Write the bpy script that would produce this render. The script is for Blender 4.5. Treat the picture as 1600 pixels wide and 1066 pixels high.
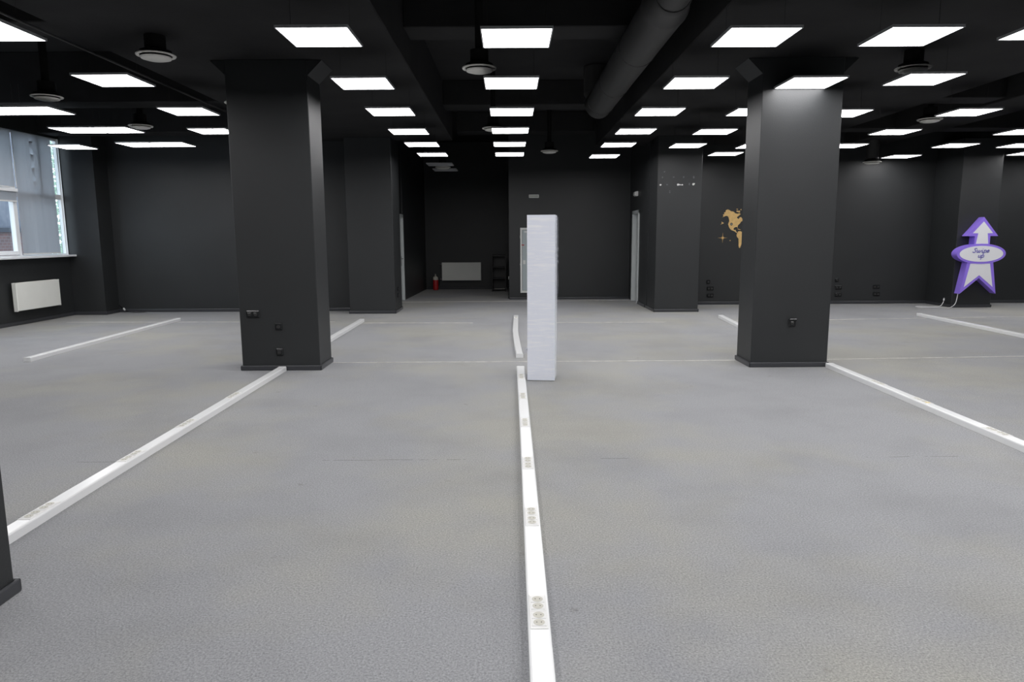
import bpy, bmesh, math, random
from mathutils import Vector, Matrix, noise
random.seed(7)
PI = math.pi
R = math.radians
scene = bpy.context.scene
col = scene.collection
for o in list(bpy.data.objects):
    bpy.data.objects.remove(o, do_unlink=True)

# ------------------------------------------------------------------ camera, world, exposure
cd = bpy.data.cameras.new('camera')
cam = bpy.data.objects.new('camera', cd)
col.objects.link(cam)
cd.sensor_fit = 'HORIZONTAL'
cd.sensor_width = 36.0
cd.lens = 36.0 * 1102.49 / 1600.0
cd.clip_start = 0.05
cd.clip_end = 200
cam.matrix_world = (Matrix.Translation((0, 0, 1.6)) @ Matrix.Rotation(R(-0.136), 4, 'Z')
                    @ Matrix.Rotation(R(90 - 8.432), 4, 'X') @ Matrix.Rotation(R(-0.318), 4, 'Z'))
scene.camera = cam

PANEL_STRENGTH = 14.5
w = bpy.data.worlds.new('overcast_sky')
scene.world = w
w.use_nodes = True
nt = w.node_tree
bg = nt.nodes['Background']
tcw = nt.nodes.new('ShaderNodeTexCoord')
sep = nt.nodes.new('ShaderNodeSeparateXYZ')
rmp = nt.nodes.new('ShaderNodeValToRGB')
rmp.color_ramp.elements[0].position = 0.0
rmp.color_ramp.elements[0].color = (0.80, 0.86, 0.93, 1)
rmp.color_ramp.elements[1].position = 0.6
rmp.color_ramp.elements[1].color = (0.74, 0.83, 0.95, 1)
nt.links.new(tcw.outputs['Generated'], sep.inputs[0])
nt.links.new(sep.outputs['Z'], rmp.inputs[0])
nt.links.new(rmp.outputs[0], bg.inputs['Color'])
bg.inputs['Strength'].default_value = 4.3

scene.view_settings.view_transform = 'Standard'
scene.view_settings.look = 'None'
scene.view_settings.exposure = 0.0
scene.view_settings.gamma = 1.0
scene.view_settings.use_curve_mapping = False

# ------------------------------------------------------------------ materials
def mat(name, color, rough=0.5, metal=0.0, spec=0.5, bump=0.0, bscale=200.0, var=0.0, vscale=3.0):
    m = bpy.data.materials.new(name)
    m.use_nodes = True
    n = m.node_tree
    b = n.nodes['Principled BSDF']
    b.inputs['Base Color'].default_value = (*color, 1)
    b.inputs['Roughness'].default_value = rough
    b.inputs['Metallic'].default_value = metal
    b.inputs['Specular IOR Level'].default_value = spec
    tc = n.nodes.new('ShaderNodeTexCoord')
    if bump > 0:
        t = n.nodes.new('ShaderNodeTexNoise')
        t.inputs['Scale'].default_value = bscale
        t.inputs['Detail'].default_value = 3
        n.links.new(tc.outputs['Object'], t.inputs['Vector'])
        bp = n.nodes.new('ShaderNodeBump')
        bp.inputs['Strength'].default_value = bump
        bp.inputs['Distance'].default_value = 0.004
        n.links.new(t.outputs['Fac'], bp.inputs['Height'])
        n.links.new(bp.outputs['Normal'], b.inputs['Normal'])
    if var > 0:
        t = n.nodes.new('ShaderNodeTexNoise')
        t.inputs['Scale'].default_value = vscale
        t.inputs['Detail'].default_value = 4
        n.links.new(tc.outputs['Object'], t.inputs['Vector'])
        r = n.nodes.new('ShaderNodeMapRange')
        r.inputs['From Min'].default_value = 0.3
        r.inputs['From Max'].default_value = 0.7
        r.inputs['To Min'].default_value = 1 - var
        r.inputs['To Max'].default_value = 1 + var
        n.links.new(t.outputs['Fac'], r.inputs['Value'])
        mx = n.nodes.new('ShaderNodeVectorMath')
        mx.operation = 'SCALE'
        mx.inputs[0].default_value = color
        n.links.new(r.outputs['Result'], mx.inputs['Scale'])
        n.links.new(mx.outputs[0], b.inputs['Base Color'])
    return m

M = {}
M['wall'] = mat('matt_black_wall_paint', (0.0245, 0.0265, 0.028), 0.46, spec=0.45, bump=0.25, bscale=160, var=0.06, vscale=1.5)
M['ceil'] = mat('matt_black_ceiling_paint', (0.023, 0.023, 0.024), 0.8, spec=0.2, bump=0.3, bscale=60, var=0.15, vscale=2)
M['skirt'] = mat('black_skirting', (0.046, 0.048, 0.054), 0.28, spec=0.5)
M['blackplastic'] = mat('black_plastic', (0.011, 0.012, 0.013), 0.22)
M['blackmetal'] = mat('black_metal', (0.012, 0.012, 0.012), 0.45)
M['duct'] = mat('black_painted_duct', (0.045, 0.045, 0.045), 0.5, spec=0.4)
M['wplastic'] = mat('white_trunking_plastic', (0.82, 0.83, 0.835), 0.22, spec=0.5)
M['wplastic2'] = mat('white_socket_plastic', (0.70, 0.70, 0.69), 0.3)
M['sockface'] = mat('ivory_socket_insert', (0.50, 0.49, 0.43), 0.45)
M['yellow'] = mat('yellowed_socket_insert', (0.72, 0.60, 0.26), 0.45)
M['hole'] = mat('dark_recess', (0.02, 0.02, 0.02), 0.6)
M['vent'] = mat('off_white_vent_enamel', (0.88, 0.87, 0.82), 0.4)
M['neck'] = mat('dull_black_neck', (0.012, 0.012, 0.012), 0.9, spec=0.1)
M['alu'] = mat('satin_aluminium', (0.72, 0.73, 0.75), 0.35, metal=0.6)
M['steel'] = mat('polished_steel', (0.6, 0.6, 0.6), 0.25, metal=1.0)
M['rad'] = mat('cream_radiator_enamel', (0.88, 0.89, 0.845), 0.3, var=0.02)
M['pvc'] = mat('white_window_pvc', (0.82, 0.84, 0.86), 0.25)
M['doorgrey'] = mat('grey_door_paint', (0.52, 0.55, 0.55), 0.35)
M['cab'] = mat('grey_cabinet_paint', (0.44, 0.50, 0.52), 0.35)
M['cabframe'] = mat('pale_cabinet_frame', (0.74, 0.76, 0.74), 0.35)
M['red'] = mat('red_paint', (0.50, 0.02, 0.025), 0.3)
M['label'] = mat('pale_paper_label', (0.72, 0.70, 0.62), 0.6)
M['purple'] = mat('purple_sign_acrylic', (0.32, 0.205, 0.88), 0.4)
M['signwhite'] = mat('white_sign_acrylic', (0.88, 0.89, 0.93), 0.35)
M['letter'] = mat('violet_lettering', (0.13, 0.11, 0.46), 0.4)
M['wood'] = mat('plywood_map', (0.74, 0.49, 0.19), 0.55, var=0.12, vscale=14)
M['carton'] = mat('white_carton', (0.80, 0.83, 0.92), 0.5, var=0.03, vscale=5)
M['cord'] = mat('white_cord', (0.72, 0.72, 0.72), 0.4)
M['seam'] = mat('pale_seam_strip', (0.62, 0.60, 0.57), 0.5, var=0.25, vscale=9)
M['chip'] = mat('bare_plaster_chip', (0.72, 0.72, 0.70), 0.8)
M['chipdim'] = mat('grey_scuff', (0.10, 0.105, 0.11), 0.8)
M['leaf'] = mat('pale_green_leaves', (0.50, 0.62, 0.53), 0.6, var=0.3, vscale=3)
M['bark'] = mat('bark', (0.10, 0.07, 0.05), 0.8)
M['panelwhite'] = mat('unlit_diffuser', (0.6, 0.62, 0.64), 0.4)

def emit(name, colr, s):
    m = bpy.data.materials.new(name)
    m.use_nodes = True
    n = m.node_tree
    for x in list(n.nodes):
        n.nodes.remove(x)
    e = n.nodes.new('ShaderNodeEmission')
    e.inputs[0].default_value = (*colr, 1)
    e.inputs[1].default_value = s
    o = n.nodes.new('ShaderNodeOutputMaterial')
    n.links.new(e.outputs[0], o.inputs[0])
    return m
M['lit'] = emit('lit_diffuser', (1.0, 0.985, 0.99), PANEL_STRENGTH)

def glass_mat():
    m = bpy.data.materials.new('window_glass')
    m.use_nodes = True
    n = m.node_tree
    for x in list(n.nodes):
        n.nodes.remove(x)
    t = n.nodes.new('ShaderNodeBsdfTransparent')
    t.inputs[0].default_value = (0.9, 0.94, 0.95, 1)
    g = n.nodes.new('ShaderNodeBsdfGlossy')
    g.inputs['Roughness'].default_value = 0.02
    lw = n.nodes.new('ShaderNodeLayerWeight')
    lw.inputs[0].default_value = 0.5
    pw = n.nodes.new('ShaderNodeMath')
    pw.operation = 'POWER'
    pw.inputs[1].default_value = 5
    n.links.new(lw.outputs['Facing'], pw.inputs[0])
    f = n.nodes.new('ShaderNodeMath')
    f.operation = 'MULTIPLY_ADD'
    f.inputs[1].default_value = 0.5
    f.inputs[2].default_value = 0.03
    n.links.new(pw.outputs[0], f.inputs[0])
    mx = n.nodes.new('ShaderNodeMixShader')
    o = n.nodes.new('ShaderNodeOutputMaterial')
    n.links.new(f.outputs[0], mx.inputs[0])
    n.links.new(t.outputs[0], mx.inputs[1])
    n.links.new(g.outputs[0], mx.inputs[2])
    n.links.new(mx.outputs[0], o.inputs[0])
    return m
M['glass'] = glass_mat()

def blind_mat():
    m = bpy.data.materials.new('grey_blind_fabric')
    m.use_nodes = True
    n = m.node_tree
    for x in list(n.nodes):
        n.nodes.remove(x)
    d = n.nodes.new('ShaderNodeBsdfDiffuse')
    d.inputs[0].default_value = (0.50, 0.52, 0.55, 1)
    t = n.nodes.new('ShaderNodeBsdfTranslucent')
    t.inputs[0].default_value = (0.66, 0.67, 0.69, 1)
    mx = n.nodes.new('ShaderNodeMixShader')
    mx.inputs[0].default_value = 0.42
    tc = n.nodes.new('ShaderNodeTexCoord')
    nz = n.nodes.new('ShaderNodeTexNoise')
    nz.inputs['Scale'].default_value = 500
    n.links.new(tc.outputs['Object'], nz.inputs['Vector'])
    bp = n.nodes.new('ShaderNodeBump')
    bp.inputs['Strength'].default_value = 0.2
    bp.inputs['Distance'].default_value = 0.001
    n.links.new(nz.outputs['Fac'], bp.inputs['Height'])
    n.links.new(bp.outputs[0], d.inputs['Normal'])
    o = n.nodes.new('ShaderNodeOutputMaterial')
    n.links.new(d.outputs[0], mx.inputs[1])
    n.links.new(t.outputs[0], mx.inputs[2])
    n.links.new(mx.outputs[0], o.inputs[0])
    return m
M['blind'] = blind_mat()

def film_mat(name, clear):
    """stretch film: clinging to the white carton it reads as glossy white with streaks, loose it is see-through"""
    m = bpy.data.materials.new(name)
    m.use_nodes = True
    n = m.node_tree
    p = n.nodes['Principled BSDF']
    o = n.nodes['Material Output']
    tc = n.nodes.new('ShaderNodeTexCoord')
    mp = n.nodes.new('ShaderNodeMapping')
    mp.inputs['Scale'].default_value = (4, 4, 42)
    mp.inputs['Rotation'].default_value = (0, R(7), 0)
    n.links.new(tc.outputs['Object'], mp.inputs[0])
    nz = n.nodes.new('ShaderNodeTexNoise')
    nz.inputs['Scale'].default_value = 1.0
    nz.inputs['Detail'].default_value = 4
    nz.inputs['Distortion'].default_value = 1.2
    n.links.new(mp.outputs[0], nz.inputs['Vector'])
    rp = n.nodes.new('ShaderNodeValToRGB')
    rp.color_ramp.elements[0].position = 0.50
    rp.color_ramp.elements[1].position = 0.76
    rp.color_ramp.elements[0].color = (0.82, 0.85, 0.94, 1)
    rp.color_ramp.elements[1].color = (0.94, 0.95, 0.98, 1)  # paler streaks: highlights on the film's creases, painted into the base colour
    n.links.new(nz.outputs['Fac'], rp.inputs[0])
    n.links.new(rp.outputs[0], p.inputs['Base Color'])
    bp = n.nodes.new('ShaderNodeBump')
    bp.inputs['Strength'].default_value = 0.35
    bp.inputs['Distance'].default_value = 0.003
    n.links.new(nz.outputs['Fac'], bp.inputs['Height'])
    n.links.new(bp.outputs[0], p.inputs['Coat Normal'])
    p.inputs['Roughness'].default_value = 0.5
    p.inputs['Coat Weight'].default_value = 0.7
    p.inputs['Coat Roughness'].default_value = 0.14
    if clear:
        t = n.nodes.new('ShaderNodeBsdfTransparent')
        mx = n.nodes.new('ShaderNodeMixShader')
        mx.inputs[0].default_value = 0.10
        n.links.new(t.outputs[0], mx.inputs[1])
        n.links.new(p.outputs[0], mx.inputs[2])
        n.links.new(mx.outputs[0], o.inputs[0])
    return m
M['film'] = film_mat('clinging_stretch_film', False)
M['filmclear'] = film_mat('loose_stretch_film', True)

def carpet_mat():
    m = bpy.data.materials.new('grey_speckled_carpet')
    m.use_nodes = True
    n = m.node_tree
    L = n.links.new
    b = n.nodes['Principled BSDF']
    b.inputs['Roughness'].default_value = 0.95
    b.inputs['Specular IOR Level'].default_value = 0.1
    b.inputs['Sheen Weight'].default_value = 0.13
    b.inputs['Sheen Roughness'].default_value = 0.5
    geo = n.nodes.new('ShaderNodeNewGeometry')
    def nz(scale, detail=2, rough=0.5, off=(0, 0, 0)):
        mp = n.nodes.new('ShaderNodeMapping')
        mp.inputs['Location'].default_value = off
        L(geo.outputs['Position'], mp.inputs[0])
        t = n.nodes.new('ShaderNodeTexNoise')
        t.inputs['Scale'].default_value = scale
        t.inputs['Detail'].default_value = detail
        t.inputs['Roughness'].default_value = rough
        L(mp.outputs[0], t.inputs['Vector'])
        return t.outputs['Fac']
    def ramp(f, a, c0, z, c1):
        r = n.nodes.new('ShaderNodeValToRGB')
        r.color_ramp.elements[0].position = a
        r.color_ramp.elements[1].position = z
        r.color_ramp.elements[0].color = (*c0, 1)
        r.color_ramp.elements[1].color = (*c1, 1)
        L(f, r.inputs[0])
        return r.outputs[0]
    def mix(f, a, c, mode='MIX'):
        x = n.nodes.new('ShaderNodeMix')
        x.data_type = 'RGBA'
        x.blend_type = mode
        if isinstance(f, float):
            x.inputs[0].default_value = f
        else:
            L(f, x.inputs[0])
        L(a, x.inputs[6])
        L(c, x.inputs[7])
        return x.outputs[2]
    def math_(op, a, c=None):
        x = n.nodes.new('ShaderNodeMath')
        x.operation = op
        for i, v in enumerate((a, c)):
            if v is None:
                continue
            if isinstance(v, (int, float)):
                x.inputs[i].default_value = v
            else:
                L(v, x.inputs[i])
        return x.outputs[0]
    speck = ramp(nz(105, 8, 0.9), 0.37, (0.118, 0.123, 0.130), 0.63, (0.425, 0.425, 0.418))
    # yellowish wear patches against the bluish grey pile
    warm = ramp(nz(0.42, 4, 0.62, (3.1, 1.7, 0)), 0.45, (0.95, 0.96, 1.0), 0.62, (1.045, 1.028, 0.95))
    c = mix(1.0, speck, warm, 'MULTIPLY')
    dirt = ramp(nz(1.1, 5, 0.6, (9, 4, 0)), 0.30, (0.90, 0.90, 0.90), 0.55, (1.03, 1.03, 1.03))
    c = mix(1.0, c, dirt, 'MULTIPLY')
    spots = ramp(nz(5.5, 2, 0.5, (2, 8, 0)), 0.20, (0.78, 0.76, 0.74), 0.27, (1, 1, 1))
    c = mix(1.0, c, spots, 'MULTIPLY')
    # dark, partly open carpet joints running across the room
    sp = n.nodes.new('ShaderNodeSeparateXYZ')
    L(geo.outputs['Position'], sp.inputs[0])
    wob = math_('MULTIPLY', math_('SUBTRACT', nz(2.2, 2), 0.5), 0.05)
    yy = math_('ADD', sp.outputs['Y'], wob)
    d1 = math_('ABSOLUTE', math_('SUBTRACT', yy, 4.94))
    line = math_('LESS_THAN', d1, 0.0055)
    gap = None
    for xc, hw in ((-.85, .52), (-2.98, .17), (.80, .15), (2.92, .34)):
        g = math_('LESS_THAN', math_('ABSOLUTE', math_('SUBTRACT', sp.outputs['X'], xc)), hw)
        gap = g if gap is None else math_('MAXIMUM', gap, g)
    gap = math_('MULTIPLY', gap, math_('GREATER_THAN', nz(7, 3, 0.6, (5.2, 0, 0)), 0.42))
    dark = math_('MULTIPLY', math_('MULTIPLY', line, gap), 0.5)
    dk = n.nodes.new('ShaderNodeRGB')
    dk.outputs[0].default_value = (0.05, 0.05, 0.05, 1)
    c = mix(dark, c, dk.outputs[0])
    L(c, b.inputs['Base Color'])
    bp = n.nodes.new('ShaderNodeBump')
    bp.inputs['Strength'].default_value = 0.12
    bp.inputs['Distance'].default_value = 0.003
    L(nz(260, 2), bp.inputs['Height'])
    L(bp.outputs[0], b.inputs['Normal'])
    return m
M['carpet'] = carpet_mat()

def facade_mat():
    m = bpy.data.materials.new('brick_and_panel_facade')
    m.use_nodes = True
    n = m.node_tree
    L = n.links.new
    b = n.nodes['Principled BSDF']
    b.inputs['Roughness'].default_value = 0.85
    tc = n.nodes.new('ShaderNodeTexCoord')
    sp = n.nodes.new('ShaderNodeSeparateXYZ')
    L(tc.outputs['Object'], sp.inputs[0])
    cb = n.nodes.new('ShaderNodeCombineXYZ')
    L(sp.outputs['Y'], cb.inputs[0])
    L(sp.outputs['Z'], cb.inputs[1])
    br = n.nodes.new('ShaderNodeTexBrick')
    br.inputs['Color1'].default_value = (0.11, 0.062, 0.062, 1)
    br.inputs['Color2'].default_value = (0.08, 0.052, 0.056, 1)
    br.inputs['Mortar'].default_value = (0.115, 0.11, 0.12, 1)
    br.inputs['Scale'].default_value = 2.6
    L(cb.outputs[0], br.inputs['Vector'])
    nz = n.nodes.new('ShaderNodeTexNoise')
    nz.inputs['Scale'].default_value = 1.6
    nz.inputs['Detail'].default_value = 5
    L(tc.outputs['Object'], nz.inputs['Vector'])
    rp = n.nodes.new('ShaderNodeValToRGB')
    rp.color_ramp.elements[0].position = 0.35
    rp.color_ramp.elements[0].color = (0.055, 0.068, 0.10, 1)
    rp.color_ramp.elements[1].position = 0.68
    rp.color_ramp.elements[1].color = (0.15, 0.16, 0.19, 1)
    L(nz.outputs['Fac'], rp.inputs[0])
    ab = n.nodes.new('ShaderNodeMath')
    ab.operation = 'GREATER_THAN'
    ab.inputs[1].default_value = 2.85
    L(sp.outputs['Z'], ab.inputs[0])
    mx = n.nodes.new('ShaderNodeMix')
    mx.data_type = 'RGBA'
    L(ab.outputs[0], mx.inputs[0])
    L(br.outputs[0], mx.inputs[6])
    L(rp.outputs[0], mx.inputs[7])
    L(mx.outputs[2], b.inputs['Base Color'])
    return m
M['facade'] = facade_mat()

# ------------------------------------------------------------------ mesh helpers
def BM():
    return bmesh.new()

def box(bm, x0, x1, y0, y1, z0, z1, bev=0.0, seg=2):
    vs = [bm.verts.new((x, y, z)) for z in (z0, z1) for y in (y0, y1) for x in (x0, x1)]
    fs = [(0, 2, 3, 1), (4, 5, 7, 6), (0, 1, 5, 4), (2, 6, 7, 3), (0, 4, 6, 2), (1, 3, 7, 5)]
    ff = [bm.faces.new([vs[i] for i in f]) for f in fs]
    if bev > 0:
        es = list({e for f in ff for e in f.edges})
        bmesh.ops.bevel(bm, geom=es, offset=bev, segments=seg, affect='EDGES', profile=0.5)
    return ff

def prism(bm, pts, axis, a, b, bev=0.0):
    """extrude a 2D outline; axis 'z': pts=(x,y); 'y': pts=(x,z); 'x': pts=(y,z)"""
    def P(p, t):
        return {'z': (p[0], p[1], t), 'y': (p[0], t, p[1]), 'x': (t, p[0], p[1])}[axis]
    A = [bm.verts.new(P(p, a)) for p in pts]
    B = [bm.verts.new(P(p, b)) for p in pts]
    n = len(pts)
    fa = bm.faces.new(A)
    fb = bm.faces.new(B)
    for i in range(n):
        bm.faces.new((A[i], A[(i + 1) % n], B[(i + 1) % n], B[i]))
    bmesh.ops.recalc_face_normals(bm, faces=bm.faces[:])
    if bev > 0:
        es = list(fa.edges) + list(fb.edges)
        bmesh.ops.bevel(bm, geom=es, offset=bev, segments=2, affect='EDGES', profile=0.5)

def lathe(bm, prof, c, axis='z', seg=28):
    """prof: list of (r, h) from one end to the other"""
    rings = []
    for r, h in prof:
        ring = []
        if r < 1e-5:
            p = {'z': (c[0], c[1], c[2] + h), 'y': (c[0], c[1] + h, c[2]), 'x': (c[0] + h, c[1], c[2])}[axis]
            ring = [bm.verts.new(p)]
        else:
            for i in range(seg):
                a = 2 * PI * i / seg
                u, v = r * math.cos(a), r * math.sin(a)
                p = {'z': (c[0] + u, c[1] + v, c[2] + h), 'y': (c[0] + u, c[1] + h, c[2] + v), 'x': (c[0] + h, c[1] + u, c[2] + v)}[axis]
                ring.append(bm.verts.new(p))
        rings.append(ring)
    for A, B in zip(rings, rings[1:]):
        for i in range(seg):
            j = (i + 1) % seg
            if len(A) == 1 and len(B) == 1:
                continue
            if len(A) == 1:
                bm.faces.new((A[0], B[i], B[j]))
            elif len(B) == 1:
                bm.faces.new((A[i], A[j], B[0]))
            else:
                bm.faces.new((A[i], A[j], B[j], B[i]))
    for ring in (rings[0], rings[-1]):
        if len(ring) > 1:
            bm.faces.new(ring)
    bmesh.ops.recalc_face_normals(bm, faces=bm.faces[:])

def tube(bm, pts, r, seg=8, smooth=0):
    pts = [Vector(p) for p in pts]
    if smooth:
        out = []
        for i in range(len(pts) - 1):
            p0, p1, p2, p3 = pts[max(i - 1, 0)], pts[i], pts[i + 1], pts[min(i + 2, len(pts) - 1)]
            for k in range(smooth):
                t = k / smooth
                out.append(0.5 * ((2 * p1) + (p2 - p0) * t + (2 * p0 - 5 * p1 + 4 * p2 - p3) * t * t + (3 * p1 - p0 - 3 * p2 + p3) * t ** 3))
        out.append(pts[-1])
        pts = out
    rings = []
    up = Vector((0, 0, 1))
    for i, p in enumerate(pts):
        d = (pts[min(i + 1, len(pts) - 1)] - pts[max(i - 1, 0)]).normalized()
        u = up if abs(d.dot(up)) < 0.95 else Vector((1, 0, 0))
        s = d.cross(u).normalized()
        t = s.cross(d).normalized()
        rings.append([bm.verts.new(p + r * (math.cos(2 * PI * k / seg) * s + math.sin(2 * PI * k / seg) * t)) for k in range(seg)])
    for A, B in zip(rings, rings[1:]):
        for k in range(seg):
            j = (k + 1) % seg
            bm.faces.new((A[k], A[j], B[j], B[k]))
    bm.faces.new(rings[0])
    bm.faces.new(rings[-1])
    bmesh.ops.recalc_face_normals(bm, faces=bm.faces[:])

def rootloc(p):
    v = Vector((0, 0, 0))
    while p is not None:
        v += p.location
        p = p.parent
    return v

def obj(name, bm, m, parent=None, label=None, smooth=False):
    off = rootloc(parent) if parent else Vector((0, 0, 0))
    if off.length > 0:
        bmesh.ops.translate(bm, verts=bm.verts[:], vec=-off)
    me = bpy.data.meshes.new(name)
    bm.to_mesh(me)
    bm.free()
    if smooth:
        for f in me.polygons:
            f.use_smooth = True
        try:
            me.set_sharp_from_angle(angle=R(35))
        except Exception:
            pass
    me.materials.append(m)
    o = bpy.data.objects.new(name, me)
    col.objects.link(o)
    if parent:
        o.parent = parent
    if label:
        o['label'] = label
    return o

def thing(name, label, cat, loc=(0, 0, 0), group=None):
    o = bpy.data.objects.new(name, None)
    o.empty_display_size = 0.1
    col.objects.link(o)
    o.location = loc
    o['label'] = label
    o['category'] = cat
    if group:
        o['group'] = group
    return o

def tag(o, label, cat, group=None):
    o['label'] = label
    o['category'] = cat
    if group:
        o['group'] = group
    return o

def struct(name, bm, m, parent=None, label=None):
    o = obj(name, bm, m, parent)
    if parent is None:
        o['kind'] = 'structure'
        if label:
            o['label'] = label
    return o

def copy_tree(o, parent=None):
    c = o.copy()
    col.objects.link(c)
    c.parent = parent
    for ch in list(o.children):
        copy_tree(ch, c)
    return c

def place(proto, loc, label, first):
    o = proto if first else copy_tree(proto)
    o.location = loc
    o['label'] = label
    return o

# ------------------------------------------------------------------ room shell
CZ = 4.40                                  # underside of the slab
XL, XR, YB = -9.25, 13.2, -3.2
bm = BM(); box(bm, XL - 0.3, XR + 0.3, YB - 0.3, 22.2, -0.2, 0.0)
struct('floor', bm, M['carpet'], label='grey speckled carpet across the whole room')
bm = BM(); box(bm, XL - 0.3, XR + 0.3, YB - 0.3, 22.2, CZ, CZ + 0.2)
ceiling = struct('ceiling', bm, M['ceil'], label='black painted concrete ceiling with beams')
def beam(x0, x1, y0, y1, z0):
    b_ = BM(); box(b_, x0, x1, y0, y1, z0, CZ, 0.01, 1)
    obj('beam', b_, M['ceil'], ceiling)
# long flat beams over the two pillar lines, and cross beams between them
beam(-4.35, -1.2, YB, 15.4, 3.62)
beam(1.95, 6.5, YB, 16.4, 3.62)
beam(7.6, 8.5, YB, 16.4, 3.62)
for y0 in (-0.9, 3.1, 7.15, 11.2, 14.3):
    for x0, x1 in ((XL, -4.35), (6.5, 7.6), (8.5, XR)):
        beam(x0, x1, y0, y0 + 0.5, 3.66)
for y0 in (-0.9, 3.8, 8.48, 13.3, 16.6):
    beam(-1.2, 1.95, y0, y0 + 0.54, 3.965)

# walls
bm = BM(); box(bm, XL - 0.3, XR + 0.3, YB - 0.3, YB, 0, CZ); struct('wall_front', bm, M['wall'])
bm = BM(); box(bm, XR, XR + 0.3, YB, 16.42, 0, CZ); struct('wall_right', bm, M['wall'])
bm = BM()                                   # left wall with the window opening
WY0, WY1, WZ0, WZ1 = 9.4, 14.935, 1.24, 3.62
WX = XL
box(bm, WX - 0.12, WX, YB, WY0, 0, CZ)
box(bm, WX - 0.12, WX, WY1, 15.5, 0, CZ)
box(bm, WX - 0.12, WX, WY0, WY1, 0, WZ0)
box(bm, WX - 0.12, WX, WY0, WY1, WZ1, CZ)
struct('wall_left', bm, M['wall'])
bm = BM(); box(bm, WX - 0.3, -2.80, 15.46, 15.80, 0, CZ); struct('wall_back_left', bm, M['wall'])
bm = BM(); box(bm, WX, -8.58, 14.95, 15.46, 0, CZ); struct('wall_left_pier', bm, M['wall'])
bm = BM(); prism(bm, [(-2.78, 15.8), (-2.78, 17.1), (-3.0, 17.1), (-3.0, 15.8)], 'z', 0, CZ)
prism(bm, [(-2.70, 18.06), (-2.58, 21.85), (-3.0, 21.85), (-3.0, 18.06)], 'z', 0, CZ)
box(bm, -3.0, -2.72, 17.1, 18.06, 2.16, CZ)
struct('wall_alcove_left', bm, M['wall'])
bm = BM(); box(bm, -3.0, 0.2, 21.82, 22.1, 0, CZ); struct('wall_alcove_back', bm, M['wall'])
bm = BM(); box(bm, -0.02, 0.2, 18.3, 21.82, 0, CZ); struct('wall_alcove_right', bm, M['wall'])
bm = BM(); box(bm, -0.02, 3.30, 18.08, 18.3, 0, CZ); struct('wall_back_centre', bm, M['wall'])
bm = BM()
box(bm, 3.04, 3.34, 15.7, 16.74, 0, CZ)
box(bm, 3.04, 3.34, 17.60, 18.08, 0, CZ)
box(bm, 3.04, 3.34, 16.74, 17.60, 2.20, CZ)
struct('wall_recess_right', bm, M['wall'])
bm = BM(); box(bm, 3.34, XR + 0.3, 16.42, 16.7, 0, CZ); struct('wall_back_right', bm, M['wall'])

# baseboards: thin black boards with a rounded top edge
def board(name, pts, h=0.07, t=0.024, closed=False):
    b_ = BM()
    for (x0, y0), (x1, y1) in zip(pts, pts[1:]):
        box(b_, min(x0, x1) - t / 2, max(x0, x1) + t / 2, min(y0, y1) - t / 2, max(y0, y1) + t / 2, 0, h, 0.011, 2)
    return struct(name, b_, M['skirt'])
board('baseboard_left', [(WX + .012, YB), (WX + .012, 14.93), (-8.565, 14.935), (-8.565, 15.44)])
board('baseboard_back_left', [(-8.56, 15.445), (-3.42, 15.445)])
board('baseboard_alcove', [(-2.56, 21.80), (-0.03, 21.80), (-0.035, 18.3)])
board('baseboard_back_centre', [(0.0, 18.065), (3.02, 18.065)], h=0.05)
board('baseboard_recess', [(3.025, 15.82), (3.025, 16.70)], h=0.07)
board('baseboard_back_right', [(4.0, 16.405), (9.7, 16.405)])
board('baseboard_back_right', [(10.6, 16.405), (XR, 16.405)])

# pale strips along the carpet joints
def strip(n, x0, x1, y0, y1, wd):
    b_ = BM()
    N = max(2, int(abs(x1 - x0) / 0.6))
    for i in range(N):
        a, c = i / N, (i + 1) / N
        xa, xb = x0 + (x1 - x0) * a, x0 + (x1 - x0) * c
        ya, yb = y0 + (y1 - y0) * a, y0 + (y1 - y0) * c
        ww = wd * random.uniform(0.75, 1.15)
        prism(b_, [(xa, ya - ww / 2), (xb, yb - ww / 2), (xb, yb + ww / 2), (xa, ya + ww / 2)], 'z', 0.0, 0.004)
    struct('trim_%d' % n, b_, M['seam'])
strip(1, -2.28, 2.90, 8.965, 8.965, 0.022)
strip(2, 3.93, 12.0, 8.98, 9.45, 0.020)
strip(3, -8.6, -3.35, 13.62, 13.42, 0.026)
strip(4, -2.75, -0.7, 13.2, 13.12, 0.026)
strip(5, 0.45, 2.9, 13.1, 13.08, 0.024)
strip(6, 4.2, 12.5, 13.15, 13.85, 0.026)
strip(7, -2.72, 0.0, 17.47, 17.53, 0.05)
strip(8, 0.0, 3.02, 17.53, 17.62, 0.045)

# ------------------------------------------------------------------ pillars
def pillar(x0, x1, y0, y1, label):
    t = thing('pillar', label, 'pillar', ((x0 + x1) / 2, (y0 + y1) / 2, 0), 'square black pillars')
    b_ = BM(); box(b_, x0, x1, y0, y1, 0, 3.62, 0.006, 1)
    obj('shaft', b_, M['wall'], t)
    s = 0.020
    b_ = BM()
    box(b_, x0 - s, x1 + s, y0 - s, y0, 0, 0.062, 0.009, 2)
    box(b_, x0 - s, x1 + s, y1, y1 + s, 0, 0.062, 0.009, 2)
    box(b_, x0 - s, x0, y0 - s, y1 + s, 0, 0.062, 0.009, 2)
    box(b_, x1, x1 + s, y0 - s, y1 + s, 0, 0.062, 0.009, 2)
    obj('skirting', b_, M['skirt'], t)
    return t
P1 = pillar(-3.262, -2.318, 8.47, 9.02, 'large black square pillar left of centre with three sockets on its front')
P2 = pillar(2.935, 3.872, 8.49, 9.02, 'large black square pillar right of centre with one socket on its front')
P3 = pillar(-3.25, -2.272, 2.45, 3.035, 'black pillar cut off by the left edge, nearest to the viewer')
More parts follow.
